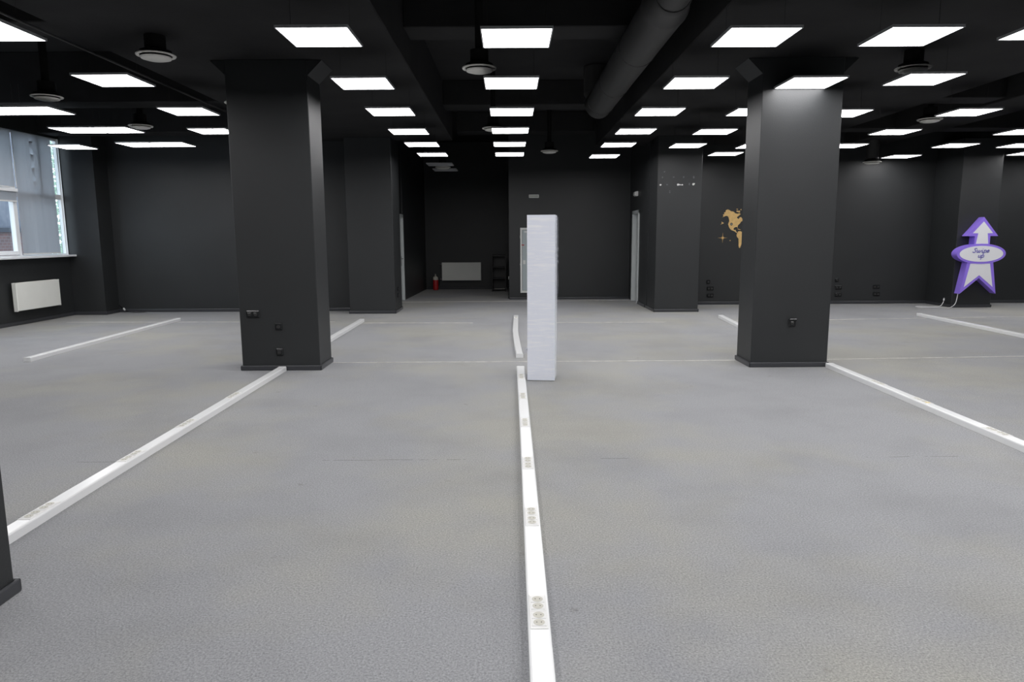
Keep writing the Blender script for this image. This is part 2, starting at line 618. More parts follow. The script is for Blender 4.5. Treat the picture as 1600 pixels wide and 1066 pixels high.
P4 = pillar(-3.385, -2.425, 14.86, 15.80, 'smaller black pillar left of the dark alcove, behind the large left pillar')
P5 = pillar(3.05, 3.965, 14.85, 15.80, 'black pillar right of the recess door with white paint chips near its top')
P6 = pillar(9.70, 10.56, 15.44, 16.42, 'black wall pillar behind the purple arrow sign')
# bare plaster where something was torn off the pillar
for nm, mt, sel in (('bright_chip', 'chip', True), ('faint_chip', 'chipdim', False)):
  bm = BM()
  for x, z, sx, sz in ((3.19, 2.90, .02, .018), (3.15, 2.785, .018, .02), (3.38, 2.79, .025, .012), (3.585, 2.79, .016, .022), (3.795, 2.785, .022, .03),
                     (3.115, 2.635, .022, .02), (3.25, 2.64, .022, .018), (3.475, 2.638, .034, .026), (3.515, 2.635, .025, .014), (3.56, 2.635, .03, .016),
                     (3.71, 2.645, .02, .03), (3.79, 2.64, .03, .03), (3.812, 2.655, .018, .02), (3.31, 2.51, .018, .012), (3.31, 2.48, .016, .016)):
    if (x in (3.115, 3.475, 3.515, 3.56, 3.79, 3.812)) != sel:
        continue
    pts = [(x + sx * random.uniform(.6, 1.05) * math.cos(a), z + sz * random.uniform(.6, 1.05) * math.sin(a)) for a in [2 * PI * i / 7 for i in range(7)]]
    prism(bm, pts, 'y', 14.847, 14.8505)
  o = obj(nm, bm, M[mt], P5, 'bare pale chips in the black paint' if sel else 'faint grey scuffs in the black paint'); o['kind'] = 'stuff'
# haunches where the pillar heads meet the beams
for P, xs in ((P1, (-2.318, -3.262)), (P2, (2.935, 3.872))):
    bm = BM()
    y0 = 8.47 if P is P1 else 8.49
    xa, xb = min(xs), max(xs)
    prism(bm, [(xa, 3.45), (xa - 0.17, 3.615), (xb + 0.17, 3.615), (xb, 3.45)], 'y', y0 + 0.02, 9.0)
    obj('pillar_head', bm, M['wall'], P)

# ------------------------------------------------------------------ window, blinds, sill
bm = BM()
GX = WX - 0.06
def fr(y0, y1, z0, z1, x0=GX - 0.035, x1=GX + 0.035, bev=0.006):
    box(bm, x0, x1, y0, y1, z0, z1, bev, 1)
fr(WY0, WY0 + .06, WZ0, WZ1); fr(WY1 - .035, WY1, WZ0, WZ1)
for y in (10.7, 12.05, 13.52):
    fr(y - .035, y + .035, WZ0, WZ1)
for ya, yb in ((WY0 + .06, 10.665), (10.735, 12.015), (12.085, 13.485), (13.555, WY1 - .035)):
    fr(ya, yb, WZ0, WZ0 + .06); fr(ya, yb, WZ1 - .05, WZ1)
fr(12.085, 13.485, 2.42, 2.50); fr(WY0 + .06, 10.665, 2.42, 2.50); fr(13.555, 14.90, 2.40, 2.50)
fr(14.24, 14.32, 2.50, WZ1 - .05)
win = struct('window_1', bm, M['pvc'])
bm = BM()                                   # opening sash
for y0, y1, z0, z1 in ((12.10, 12.17, 1.31, 2.42), (13.41, 13.48, 1.31, 2.42), (12.17, 13.41, 1.31, 1.38), (12.17, 13.41, 2.36, 2.42)):
    box(bm, GX - .03, GX + .06, y0, y1, z0, z1, .006, 1)
sash = obj('sash', bm, M['pvc'], win)
bm = BM(); box(bm, GX + .06, GX + .075, 12.12, 12.15, 1.80, 1.86, .004, 1); box(bm, GX + .075, GX + .09, 12.125, 12.145, 1.71, 1.85, .004, 1)
obj('handle', bm, M['wplastic2'], sash)
for y0, y1, z0, z1 in ((9.46, 10.66, 1.3, 2.42), (9.46, 10.66, 2.5, 3.57), (10.74, 12.01, 1.3, 3.57), (12.09, 13.48, 2.5, 3.57), (12.17, 13.41, 1.38, 2.36), (13.56, 14.90, 1.3, 3.57)):
    bm = BM(); box(bm, GX - .006, GX + .006, y0, y1, z0, z1)
    obj('pane', bm, M['glass'], win)
bm = BM()                                   # white reveal lining
box(bm, WX - .10, WX - .002, WY1 - .010, WY1 + .0, WZ0, WZ1)
box(bm, WX - .10, WX - .002, WY0, WY0 + .012, WZ0, WZ1)
obj('reveal', bm, M['pvc'], win)
bm = BM(); box(bm, WX - .03, WX + .16, WY0 - .1, 14.945, 1.235, 1.275, .008, 2)
obj('sill', bm, M['pvc'], win)
def blind(label, y0, y1, z0, z1, xx, roll=True):
    t = thing('roller_blind', label, 'blind', (xx, (y0 + y1) / 2, z1), 'grey roller blinds on the window')
    b_ = BM()
    n = 12
    A = []
    for i in range(n + 1):
        y = y0 + (y1 - y0) * i / n
        dx = 0.006 * math.sin(i * 1.3) + 0.004 * math.sin(i * 2.9)
        A.append((b_.verts.new((xx + dx * 0.4, y, z1)), b_.verts.new((xx + dx, y, z0))))
    for (a, c), (d, e) in zip(A, A[1:]):
        b_.faces.new((a, c, e, d))
    g = bmesh.ops.solidify(b_, geom=b_.faces[:], thickness=0.0015)
    obj('fabric', b_, M['blind'], t)
    b_ = BM(); box(b_, xx - .008, xx + .008, y0, y1, z0 - .025, z0 + .002, .004, 1)
    obj('bottom_bar', b_, M['wplastic2'], t)
    if roll:
        b_ = BM(); box(b_, xx - .035, xx + .035, y0 - .01, y1 + .01, z1 - .01, z1 + .055, .012, 2)
        obj('cassette', b_, M['pvc'], t)
    return t
blind('tall grey roller blind right of the white mullion, drawn nearly to the sill', 13.545, 14.67, 1.33, 3.60, WX + .004, False)
blind('grey roller blind over the fixed pane above the open sash', 12.0, 13.50, 2.57, 3.60, WX + .004, False)
blind('short grey roller blind with white cassette, part lowered over the sash', 12.12, 13.46, 2.31, 2.48, WX + .045)
blind('grey roller blind nearest the viewer at the left edge of the frame', 10.66, 11.98, 1.33, 3.60, WX + .004, False)
bm = BM()
tube(bm, [(WX + .02, 13.525, 3.55), (WX + .02, 13.53, 3.1), (WX + .02, 13.525, 2.56)], .006, 6)
tag(obj('blind_cord', bm, M['wplastic2']), 'thin white cord hanging down the white window mullion', 'cord')

# beyond the glass: a neighbouring building and a pale tree, ground
bm = BM(); box(bm, -80, XL - .35, -20, 80, -1.2, -1.0)
o = obj('courtyard', bm, M['seam']); o['kind'] = 'structure'
bt = thing('building', 'building with brick base and blue grey upper wall seen through the window', 'building', (-19, 18, -1.0))
bm = BM(); box(bm, -22, -16.2, 6, 25.2, -1.0, 9.0)
obj('wall', bm, M['facade'], bt)
bm = BM()
box(bm, -16.35, -16.12, 6, 25.3, 1.82, 1.96)
obj('ledge', bm, mat('dark_stone_ledge', (0.022, 0.028, 0.042), 0.8), bt)
tr = thing('tree', 'pale green tree beyond the right edge of the window', 'tree', (-19.0, 30.5, -1.0))
bm = BM(); tube(bm, [(-19.2, 31.7, -1), (-19.15, 31.7, 1.4), (-19.1, 31.3, 4)], .16, 8)
obj('trunk', bm, M['bark'], tr)
bm = BM()
for k in range(9000):
    a = random.uniform(0, 2 * PI); e = random.uniform(-1, 1); rr = random.uniform(.55, 1) ** .6
    c = Vector((-19 + 2.4 * rr * math.cos(a) * math.sqrt(1 - e * e), 30.5 + 2.4 * rr * math.sin(a) * math.sqrt(1 - e * e), 3.4 + 3.0 * rr * e))
    n1 = Vector((random.gauss(0, 1), random.gauss(0, 1), random.gauss(0, 1))).normalized()
    n2 = n1.orthogonal().normalized()
    s = random.uniform(.05, .11)
    bm.faces.new([bm.verts.new(c + s * v) for v in (n1, n2 * .6, -n1, -n2 * .6)])
o = obj('foliage', bm, M['leaf'], tr); o['kind'] = 'stuff'

# ------------------------------------------------------------------ doors
bm = BM()                                   # right door in the recess side wall
for y0, y1, z0, z1 in ((17.52, 17.60, 0, 2.20), (16.74, 16.82, 0, 2.20), (16.74, 17.60, 2.12, 2.20)):
    box(bm, 3.01, 3.20, y0, y1, z0, z1, .006, 1)
d1 = struct('door_1', bm, M['doorgrey'])
bm = BM(); box(bm, 3.10, 3.145, 16.82, 17.52, .01, 2.12, .004, 1)
lf = obj('leaf', bm, M['doorgrey'], d1)
bm = BM(); box(bm, 3.085, 3.10, 16.88, 16.92, .95, 1.15, .003, 1); tube(bm, [(3.10, 16.90, 1.06), (3.05, 16.90, 1.06), (3.05, 17.02, 1.06)], .009, 8)
obj('handle', bm, M['steel'], lf)
bm = BM()                                   # left door in the alcove side wall
for y0, y1, z0, z1 in ((17.98, 18.06, 0, 2.16), (17.1, 17.18, 0, 2.16), (17.1, 18.06, 2.08, 2.16)):
    box(bm, -2.86, -2.68, y0, y1, z0, z1, .006, 1)
d2 = struct('door_2', bm, M['doorgrey'])
bm = BM(); box(bm, -2.775, -2.735, 17.18, 17.98, .01, 2.08, .004, 1)
lf = obj('leaf', bm, M['doorgrey'], d2)
bm = BM(); box(bm, -2.735, -2.722, 17.86, 17.90, .88, 1.12, .003, 1); tube(bm, [(-2.73, 17.88, 1.06), (-2.685, 17.88, 1.06), (-2.685, 17.77, 1.06)], .010, 8)
obj('handle', bm, M['steel'], lf)

# ------------------------------------------------------------------ lamps: square panels hung under the ceiling
S, PZ = 0.595, 3.27
def lamp_proto(lit):
    t = thing('ceiling_panel_lamp', '', 'lamp', (0, 0, PZ), 'square ceiling panel lamps')
    b_ = BM()
    f = 0.011
    for x0, x1, y0, y1 in ((-S/2, S/2, -S/2, -S/2 + f), (-S/2, S/2, S/2 - f, S/2), (-S/2, -S/2 + f, -S/2, S/2), (S/2 - f, S/2, -S/2, S/2)):
        box(b_, x0, x1, y0, y1, 0, 0.022)
    bmesh.ops.translate(b_, verts=b_.verts[:], vec=(0, 0, PZ))
    obj('frame', b_, M['alu'], t)
    b_ = BM(); box(b_, -S/2 + .002, S/2 - .002, -S/2 + .002, S/2 - .002, PZ + .012, PZ + .020)
    obj('back_plate', b_, M['alu'], t)
    b_ = BM()
    vs = [b_.verts.new(p) for p in ((-S/2 + f, -S/2 + f, PZ + .003), (-S/2 + f, S/2 - f, PZ + .003), (S/2 - f, S/2 - f, PZ + .003), (S/2 - f, -S/2 + f, PZ + .003))]
    b_.faces.new(vs)
    obj('diffuser', b_, M['lit'] if lit else M['panelwhite'], t)
    for sx in (-1, 1):
        b_ = BM(); tube(b_, [(sx * .25, 0, PZ + .02), (sx * .25, 0, 3.615)], .0015, 4)
        obj('wire', b_, M['blackmetal'], t)
    return t
lampA = lamp_proto(True)
first = [True]
ORD = ['first', 'second', 'third', 'fourth', 'fifth', 'sixth', 'seventh', 'eighth']
def lamp(x, y, label):                      # x, y of the near left corner
    o = place(lampA, (x + S/2, y + S/2, PZ), label, first[0])
    first[0] = False
    return o
rowsY = [6.0, 7.82, 9.63, 11.43, 13.06, 14.65]
for i, (x, y) in enumerate(zip((-1.885, -1.895, -1.89, -1.905, -1.89, -1.87), (5.98, 7.81, 9.59, 11.42, 13.02, 14.63))):
    lamp(x, y, '%s panel lamp from the front in the row along the left pillar\'s right side' % ORD[i])
for i, (x, y) in enumerate(zip((-.23, -.27, -.26, -.28, -.29, -.29), (6.04, 7.83, 9.65, 11.36, 13.04, 14.65))):
    lamp(x, y, '%s lit square panel lamp from the front in the middle row' % ORD[i])
for i, (x, y) in enumerate(zip((1.81, 1.77, 1.76, 1.75, 1.73, 1.72), (6.05, 7.87, 9.70, 11.51, 13.21, 15.1))):
    lamp(x, y, '%s panel lamp from the front in the row beside the black duct' % ORD[i])
for i, (x, y) in enumerate(zip((3.13, 3.06, 3.06, 3.06, 3.06), (6.05, 7.89, 9.75, 11.6, 13.38))):
    lamp(x, y, '%s panel lamp from the front in the row above the right pillar' % ORD[i])
for i, (x, y) in enumerate(zip((4.26, 4.23, 4.36, 4.40, 4.386, 4.20), (5.87, 7.74, 9.90, 11.72, 13.52, 14.78))):
    lamp(x, y, '%s panel lamp from the front in the row just right of the right pillar' % ORD[i])
for i, (x, y) in enumerate(zip((6.1, 6.08, 6.13), (9.87, 11.74, 13.54))):
    lamp(x, y, '%s visible panel lamp from the front in the row left of the arrow sign' % ORD[i])
for i, (x, y) in enumerate(zip((8.25, 8.24, 8.23), (11.82, 13.58, 15.46))):
    lamp(x, y, '%s panel lamp from the front in the row over the arrow sign\'s left side' % ORD[i])
lamp(9.53, 13.63, 'lit square panel cut by the right edge above the arrow sign, upper of two')
lamp(10.69, 15.0, 'lit square panel cut by the right edge above the arrow sign, lower of two')
for i, (x, y) in enumerate(zip((-4.53, -4.522, -4.57, -4.98), (5.75, 7.60, 9.49, 11.26))):
    lamp(x, y, '%s panel lamp from the front in the row left of the large left pillar' % ORD[i])
for y, t in ((9.37, 'nearest pair'), (11.08, 'middle pair'), (12.84, 'farthest pair')):
    x = {9.37: -6.485, 11.08: -6.412, 12.84: -6.362}[y]
    lamp(x - .597, y, 'left lit panel of the %s of joined panels near the window' % t)
    lamp(x, y, 'right lit panel of the %s of joined panels near the window' % t)
lamp(-8.87, 11.24, 'lit square panel cut by the left edge right above the window blinds')
lamp(-8.335, 13.12, 'lit square panel overlapping the right edge of the window')
# the rows go on over and behind the viewer (outside the frame), they light the near carpet
for y in (4.2, 2.4, 0.6, -1.2):
    for x in (-6.45, -4.53, -1.89, -.25, 1.79, 3.12, 4.25, 6.1, 8.2, 10.2):
        lamp(x, y, 'lit square panel of the rows overhead, outside the photograph')
for y in (5.8, 7.6, 9.4):
    for x in ((-8.6,) if y > 9 else (-8.2, 8.2, 10.3)):
        lamp(x, y, 'lit square panel of the rows overhead, outside the photograph')
for x, y in ((10.7, 13.63), (10.7, 11.8), (10.3, 9.7), (12.5, 15.0), (12.5, 13.6)):
    lamp(x, y, 'lit square panel of the rows overhead, outside the photograph')
lampB = lamp_proto(False)
lampB['label'] = 'unlit square panel in the dark alcove, nearer of two'
lampB.location = (-1.62, 16.98, PZ)
lb = copy_tree(lampB); lb.location = (-1.62, 18.35, PZ); lb['label'] = 'unlit square panel in the dark alcove, farther of two'

# ------------------------------------------------------------------ ceiling vents
def vent_proto():
    t = thing('ceiling_vent', '', 'vent', (0, 0, 3.42), 'round ceiling vents')
    z = 3.42
    b_ = BM()
    lathe(b_, [(.150, .004), (.185, .0), (.190, .010), (.180, .018), (.152, .020), (.150, .004)], (0, 0, z))
    obj('ring', b_, M['vent'], t, smooth=True)
    b_ = BM()
    lathe(b_, [(0, -.040), (.10, -.038), (.142, -.026), (.150, -.014), (.146, -.010), (.09, .002), (0, .006)], (0, 0, z))
    obj('disc', b_, M['vent'], t, smooth=True)
    b_ = BM()
    lathe(b_, [(.150, .016), (.150, .05), (.10, .07), (.10, .196)], (0, 0, z), seg=24)
    lathe(b_, [(.012, -.012), (.012, .05)], (0, 0, z), seg=8)
    obj('neck', b_, M['neck'], t, smooth=True)
    return t
vp = vent_proto()
vents = [(-3.70, 10.05, 3.42, 'white ceiling vent mostly hidden behind the left edge of the large left pillar'),
         (-.323, 8.10, 3.42, 'round white ceiling vent in front of the second middle lamp'),
         (-3.56, 7.48, 3.42, 'round white ceiling vent at upper left, above the large left pillar'),
         (-6.0, 9.55, 3.42, 'round white ceiling vent at far left between lamp rows near the window'),
         (-6.05, 12.0, 3.42, 'small round white ceiling vent behind the middle pair of joined lamps'),
         (-.27, 12.45, 3.42, 'round white ceiling vent partly behind the fourth middle lamp'),
         (.87, 15.75, 3.42, 'small round ceiling vent right of the last middle lamp'),
         (4.5, 8.20, 3.42, 'round white ceiling vent behind the lamp at upper right'),
         (6.78, 11.75, 3.42, 'round white ceiling vent right of the right pillar near the beam'),
         (7.9, 15.75, 3.15, 'small low ceiling vent hung on a duct stub near the back right wall'),
         (-1.62, 17.66, 3.27, 'round vent between the two unlit panels in the alcove')]
for i, (x, y, z, lb_) in enumerate(vents):
    v_ = place(vp, (x, y, z), lb_, i == 0)
    if -1.2 < x < 1.95 or x < -4.35 or 6.5 < x < 7.6:
        bm = BM(); lathe(bm, [(.045, .195), (.045, CZ - z - .005)], (x, y, z), seg=16)
        obj('riser', bm, M['neck'], v_, smooth=True)
bm = BM(); lathe(bm, [(.13, 0), (.13, .38)], (7.9, 15.75, 3.235), seg=20)
tag(obj('duct_stub', bm, M['duct'], smooth=True), 'dark vertical duct stub above the low vent at back right', 'duct')

# ------------------------------------------------------------------ round duct
t = thing('air_duct', 'black round ventilation duct running along the ceiling right of the middle lamps', 'duct', (1.47, 6.9, 3.7))
bm = BM(); tube(bm, [(1.47, 0.0, 3.74), (1.47, 6.75, 3.74)], .165, 24); obj('narrow_pipe', bm, M['duct'], t, smooth=True)
bm = BM(); tube(bm, [(1.47, 6.95, 3.72), (1.47, 12.0, 3.72), (1.47, 12.2, 3.78), (1.47, 12.3, 3.95), (1.47, 12.3, 4.39)], .215, 24); obj('wide_pipe', bm, M['duct'], t, smooth=True)
bm = BM(); lathe(bm, [(.165, -.30), (.178, -.28), (.178, -.20), (.215, -.02), (.224, 0), (.224, .08), (.215, .09)], (1.47, 6.95, 3.73), 'y', 28); obj('reducer', bm, M['duct'], t, smooth=True)
for y in (8.4, 10.2, 11.6):
    bm = BM(); lathe(bm, [(.215, 0), (.221, .005), (.221, .035), (.215, .04)], (1.47, y, 3.72), 'y', 28); obj('joint', bm, M['duct'], t, smooth=True)
bm = BM(); tube(bm, [(-4.48, 1.0, 3.58), (-4.48, 14.0, 3.58)], .012, 6)
tag(obj('conduit', bm, M['duct'], smooth=True), 'thin dark conduit running along the ceiling at upper left', 'conduit')

# ------------------------------------------------------------------ floor trunking with sockets
def sweep(bm, path, wd, h):
    """box section with rounded top corners along a path of (x, y)"""
    c = 0.010
    sec = [(-wd/2, 0), (-wd/2, h - c), (-wd/2 + c*.3, h - c*.3), (-wd/2 + c, h), (wd/2 - c, h), (wd/2 - c*.3, h - c*.3), (wd/2, h - c), (wd/2, 0)]
    rings = []
    for i, p in enumerate(path):
        a = Vector(path[max(i-1, 0)]); b_ = Vector(path[min(i+1, len(path)-1)])
        d = (b_ - a).normalized(); s = Vector((d.y, -d.x))
        rings.append([bm.verts.new((p[0] + s.x*u, p[1] + s.y*u, v)) for u, v in sec])
    for A, B in zip(rings, rings[1:]):
        for k in range(len(sec)):
            j = (k + 1) % len(sec)
            bm.faces.new((A[k], A[j], B[j], B[k]))
    bm.faces.new(rings[0]); bm.faces.new(rings[-1])
    bmesh.ops.recalc_face_normals(bm, faces=bm.faces[:])

TH = 0.055
def xat(path, y):
    for (xa, ya), (xb, yb) in zip(path, path[1:]):
        if min(ya, yb) <= y <= max(ya, yb):
            return xa + (xb - xa) * (y - ya) / (yb - ya)
    return path[0][0]
def trunking(label, path, mods=(), wd=0.092, yellow=()):
    t = thing('cable_trunking', label, 'trunking', (path[0][0], path[0][1], 0), 'white floor cable trunkings')
    b_ = BM(); sweep(b_, path, wd, TH); body = obj('body', b_, M['wplastic'], t)
    for a, c in ((path[0], path[1]), (path[-1], path[-2])):
        d = (Vector(a) - Vector(c)).normalized()
        b_ = BM(); sweep(b_, [tuple(Vector(a) - d * .03), tuple(Vector(a) + d * .002)], wd + .004, TH + .002); obj('end_cap', b_, M['wplastic'], t)
    for mi, y in enumerate(mods):
        x = xat(path, y)
        b_ = BM(); box(b_, x - .036, x + .036, y - .135, y + .135, TH - .004, TH + .003, .0015, 1)
        box(b_, x - .031, x + .031, y - .003, y + .003, TH + .002, TH + .0042)
        mo = obj('socket_module', b_, M['wplastic2'], t)
        for k, dy in enumerate((-.092, -.036, .036, .092)):
            # each outlet: a raised square surround with a round ivory insert and two pin holes
            b_ = BM(); box(b_, x - .0295, x + .0295, y + dy - .026, y + dy + .026, TH + .002, TH + .0048, .001, 1)
            obj('socket_surround', b_, M['wplastic2'], mo)
            b_ = BM()
            lathe(b_, [(0, .0048), (.0225, .0048), (.0235, .0056), (.0225, .006), (0, .006)], (x, y + dy, TH), seg=20)
            obj('socket_insert', b_, M['yellow'] if (mi in yellow and k == 0) else M['sockface'], mo, 'yellowed insert' if (mi in yellow and k == 0) else None)
            b_ = BM()
            for dx in (-.0095, .0095):
                lathe(b_, [(.0028, .0058), (.0028, .0064)], (x + dx, y + dy, TH), seg=8)
            obj('pin_hole', b_, M['hole'], mo)
    return t
trunking('long white socket trunking running toward the viewer in the middle of the carpet', [(.104, 1.30), (.108, 2.3), (.118, 5.3), (.120, 8.36)], (1.72, 2.74, 3.75, 4.69, 5.755, 6.745, 7.72))
trunking('long white socket trunking running from the large left pillar to the near left pillar', [(-2.695, 3.075), (-2.72, 4.2), (-2.74, 6.0), (-2.765, 8.42)], (3.88, 4.90, 5.80, 6.85))
trunking('long white socket trunking running from the large right pillar to the right edge', [(3.79, 3.0), (3.83, 5.0), (3.865, 7.0), (3.882, 8.44)], (4.35, 5.39, 6.45, 7.28), yellow=(2,))
trunking('short bent white trunking standing behind the wrapped carton', [(.122, 9.26), (.105, 10.1), (.090, 11.0), (.085, 11.7), (.098, 12.6), (.115, 13.9)], (13.5,))
trunking('white trunking coming out behind the right side of the large left pillar', [(-2.80, 9.06), (-2.835, 13.4)])
trunking('white trunking coming out behind the left side of the large right pillar', [(3.87, 9.06), (4.00, 12.0), (4.12, 13.72)])
trunking('white trunking on the carpet left of the large left pillar, below the radiator', [(-6.37, 9.18), (-6.50, 13.75)])
trunking('white trunking on the carpet at the right edge in front of the arrow sign', [(7.85, 6.5), (7.98, 10.7), (8.09, 13.86)])

# ------------------------------------------------------------------ wrapped carton
t = thing('wrapped_carton', 'tall narrow white carton in clear stretch film standing on end', 'carton', (.36, 7.90, 0))
W2, D2, H2 = .148, .16, 1.825
ang = R(-7)
rot = Matrix.Rotation(ang, 4, 'Z')
def rotbm(b_):
    bmesh.ops.transform(b_, matrix=Matrix.Translation((.36, 7.90, 0)) @ rot, verts=b_.verts[:])
bm = BM(); box(bm, -W2, W2, -D2, D2, .004, H2, .008, 2); rotbm(bm)
cb = obj('carton_body', bm, M['carton'], t)
bm = BM(); box(bm, -W2 - .001, W2 + .001, -.025, .025, H2 - .001, H2 + .002); rotbm(bm)
obj('tape', bm, M['wplastic2'], t)
bm = BM()                                   # film: a crinkled loose sleeve round the carton
NZ, NP = 90, 96
per = []
for k in range(NP):
    u = k / NP * 4
    s, f_ = int(u), u - int(u)
    c4 = [(-1, -1), (1, -1), (1, 1), (-1, 1)]
    a, c = c4[s], c4[(s + 1) % 4]
    per.append((a[0] + (c[0] - a[0]) * f_, a[1] + (c[1] - a[1]) * f_))
rings = []
for i in range(NZ + 1):
    z = .006 + (H2 - .002) * i / NZ
    ring = []
    for (u, v) in per:
        nn = noise.noise(Vector((u * 2.2, v * 2.2, z * 16))) * .5 + noise.noise(Vector((u * 5 + 3, v * 5, z * 42 + u * 6))) * .5
        off = .004 + .0018 * (nn + .5)
        x = u * (W2 + off); y = v * (D2 + min(off, .012))
        ring.append(bm.verts.new((x, y, z)))
    rings.append(ring)
for A, B in zip(rings, rings[1:]):
    for k in range(NP):
        j = (k + 1) % NP
        bm.faces.new((A[k], A[j], B[j], B[k]))
rotbm(bm)
film = obj('stretch_film', bm, M['film'], t, smooth=True)
bm = BM()                                   # bunched film tail on the right edge, small tag at lower left
def ruffle(x0, y0, z0, z1, wd, nfold):
    prev = None
    for i in range(15):
        z = z0 + (z1 - z0) * i / 14
        row = []
        for k in range(nfold + 1):
            q = k / nfold
            row.append(bm.verts.new((x0 + wd * q * (0.6 + .5 * math.sin(i * 1.9)), y0 + .018 * ((k % 2) * 2 - 1) + .01 * math.sin(i), z + .012 * math.sin(k * 2.3 + i))))
        if prev:
            for k in range(nfold):
                bm.faces.new((prev[k], prev[k+1], row[k+1], row[k]))
        prev = row
ruffle(W2 + .004, -D2 + .06, 1.30, 1.60, .040, 5)
ruffle(W2 + .003, -D2 + .05, 1.60, 1.80, .022, 4)
ruffle(-W2 - .004, -D2 + .02, .33, .36, -.03, 3)
# the sleeve stands off loosely along the right edge
prev = None
for i in range(41):
    z = .10 + 1.71 * i / 40
    wv = noise.noise(Vector((z * 5, 3, 1)))
    rr = .030 + .010 * wv - .022 * max(0, 1 - z * 2.2)
    row = [bm.verts.new(p) for p in ((W2 + .003, -D2 - .004, z), (W2 + rr * .75, -D2 + .012 + .01 * wv, z), (W2 + rr, -D2 + .05, z), (W2 + rr * .8, D2 - .05, z), (W2 + .003, D2 + .004, z))]
    if prev:
        for k in range(4):
            bm.faces.new((prev[k], prev[k+1], row[k+1], row[k]))
    prev = row
rotbm(bm)
obj('film_tail', bm, M['filmclear'], t)

# ------------------------------------------------------------------ radiators
def radiator(label, axis, a0, a1, z0, z1, front, back, valve_side):
    """axis 'y': runs along y on the left wall (front plane at larger x); 'x': runs along x (front at smaller y)"""
    if axis == 'y':
        loc = (back, (a0 + a1) / 2, z0)
    else:
        loc = ((a0 + a1) / 2, back, z0)
    t = thing('radiator', label, 'radiator', loc, 'cream panel radiators')
    def B(b_, p0, p1, d0, d1, za, zb, bev=.004):
        if axis == 'y':
            box(b_, min(d0, d1), max(d0, d1), p0, p1, za, zb, bev, 1)
        else:
            box(b_, p0, p1, min(d0, d1), max(d0, d1), za, zb, bev, 1)
    dr = 1 if front > back else -1
    b_ = BM(); B(b_, a0 + .01, a1 - .01, front, front - dr * .018, z0 + .012, z1 - .012, .008); obj('front_panel', b_, M['rad'], t)
    b_ = BM(); B(b_, a0 + .01, a1 - .01, front - dr * .062, front - dr * .076, z0 + .02, z1 - .02); obj('rear_panel', b_, M['rad'], t)
    for p in (a0, a1 - .008):
        b_ = BM(); B(b_, p, p + .008, front - dr * .004, front - dr * .08, z0 + .002, z1, .003); obj('side_cover', b_, M['rad'], t)
    b_ = BM()
    B(b_, a0, a1, front - dr * .002, front - dr * .012, z1 - .016, z1 + .003, .002)
    B(b_, a0, a1, front - dr * .068, front - dr * .08, z1 - .016, z1 + .003, .002)
    nb = int((a1 - a0) / .022)
    for k in range(nb):
        p = a0 + (k + .3) * (a1 - a0) / nb
        B(b_, p, p + .010, front - dr * .01, front - dr * .07, z1 - .004, z1 + .001, 0)
    obj('top_grille', b_, M['rad'], t)
    for zz, nm in ((z1 - .05, 'valve'), (z0 + .05, 'valve')):
        b_ = BM()
        p = a0 if valve_side < 0 else a1
        q = front - dr * .04
        def PT(s, d, z):
            return (d, p + valve_side * s, z) if axis == 'y' else (p + valve_side * s, d, z)
        tube(b_, [PT(0, q, zz), PT(.05, q, zz), PT(.05, back + dr * .002, zz)], .012, 8)
        obj(nm, b_, M['steel'], t, smooth=True)
    for p in (a0 + .15, a1 - .15):
        b_ = BM(); B(b_, p - .02, p + .02, front - dr * .076, back + dr * .001, z0 + .1, z1 - .1, .002); obj('bracket', b_, M['rad'], t)
    return t
radiator('cream panel radiator on the black left wall under the window', 'y', 13.03, 14.30, .265, .795, -9.10, WX, 1)
radiator('cream panel radiator on the back wall of the dark alcove', 'x', -2.08, -.885, .262, .818, 21.65, 21.82, -1)

# ------------------------------------------------------------------ alcove: extinguisher, shelf unit
t = thing('fire_extinguisher', 'red fire extinguisher with pale top standing in the dark alcove', 'fire extinguisher', (-2.262, 21.50, 0))
cx, cy = -2.262, 21.50
bm = BM(); lathe(bm, [(.07, 0), (.082, .01), (.082, .30), (.078, .325), (.05, .36), (.028, .375), (.028, .39)], (cx, cy, 0), seg=24); obj('cylinder', bm, M['red'], t, smooth=True)
bm = BM(); lathe(bm, [(.0835, .0), (.0840, .002), (.074, .085), (.050, .105), (.030, .112)], (cx, cy, .305), seg=24); obj('top_cover', bm, M['label'], t, smooth=True)
bm = BM(); lathe(bm, [(.026, 0), (.03, .005), (.03, .05), (.018, .06)], (cx, cy, .385), seg=14); obj('valve', bm, M['label'], t, smooth=True)
bm = BM(); box(bm, cx - .015, cx + .015, cy - .10, cy + .03, .445, .455, .003, 1); box(bm, cx - .015, cx + .015, cy - .09, cy + .02, .475, .485, .003, 1); box(bm, cx - .012, cx + .012, cy + .01, cy + .03, .44, .485); obj('lever', bm, M['label'], t)
bm = BM(); tube(bm, [(cx + .03, cy, .41), (cx + .10, cy - .02, .40), (cx + .115, cy - .02, .30), (cx + .10, cy - .01, .12)], .010, 8, 5); obj('hose', bm, M['blackplastic'], t, smooth=True)

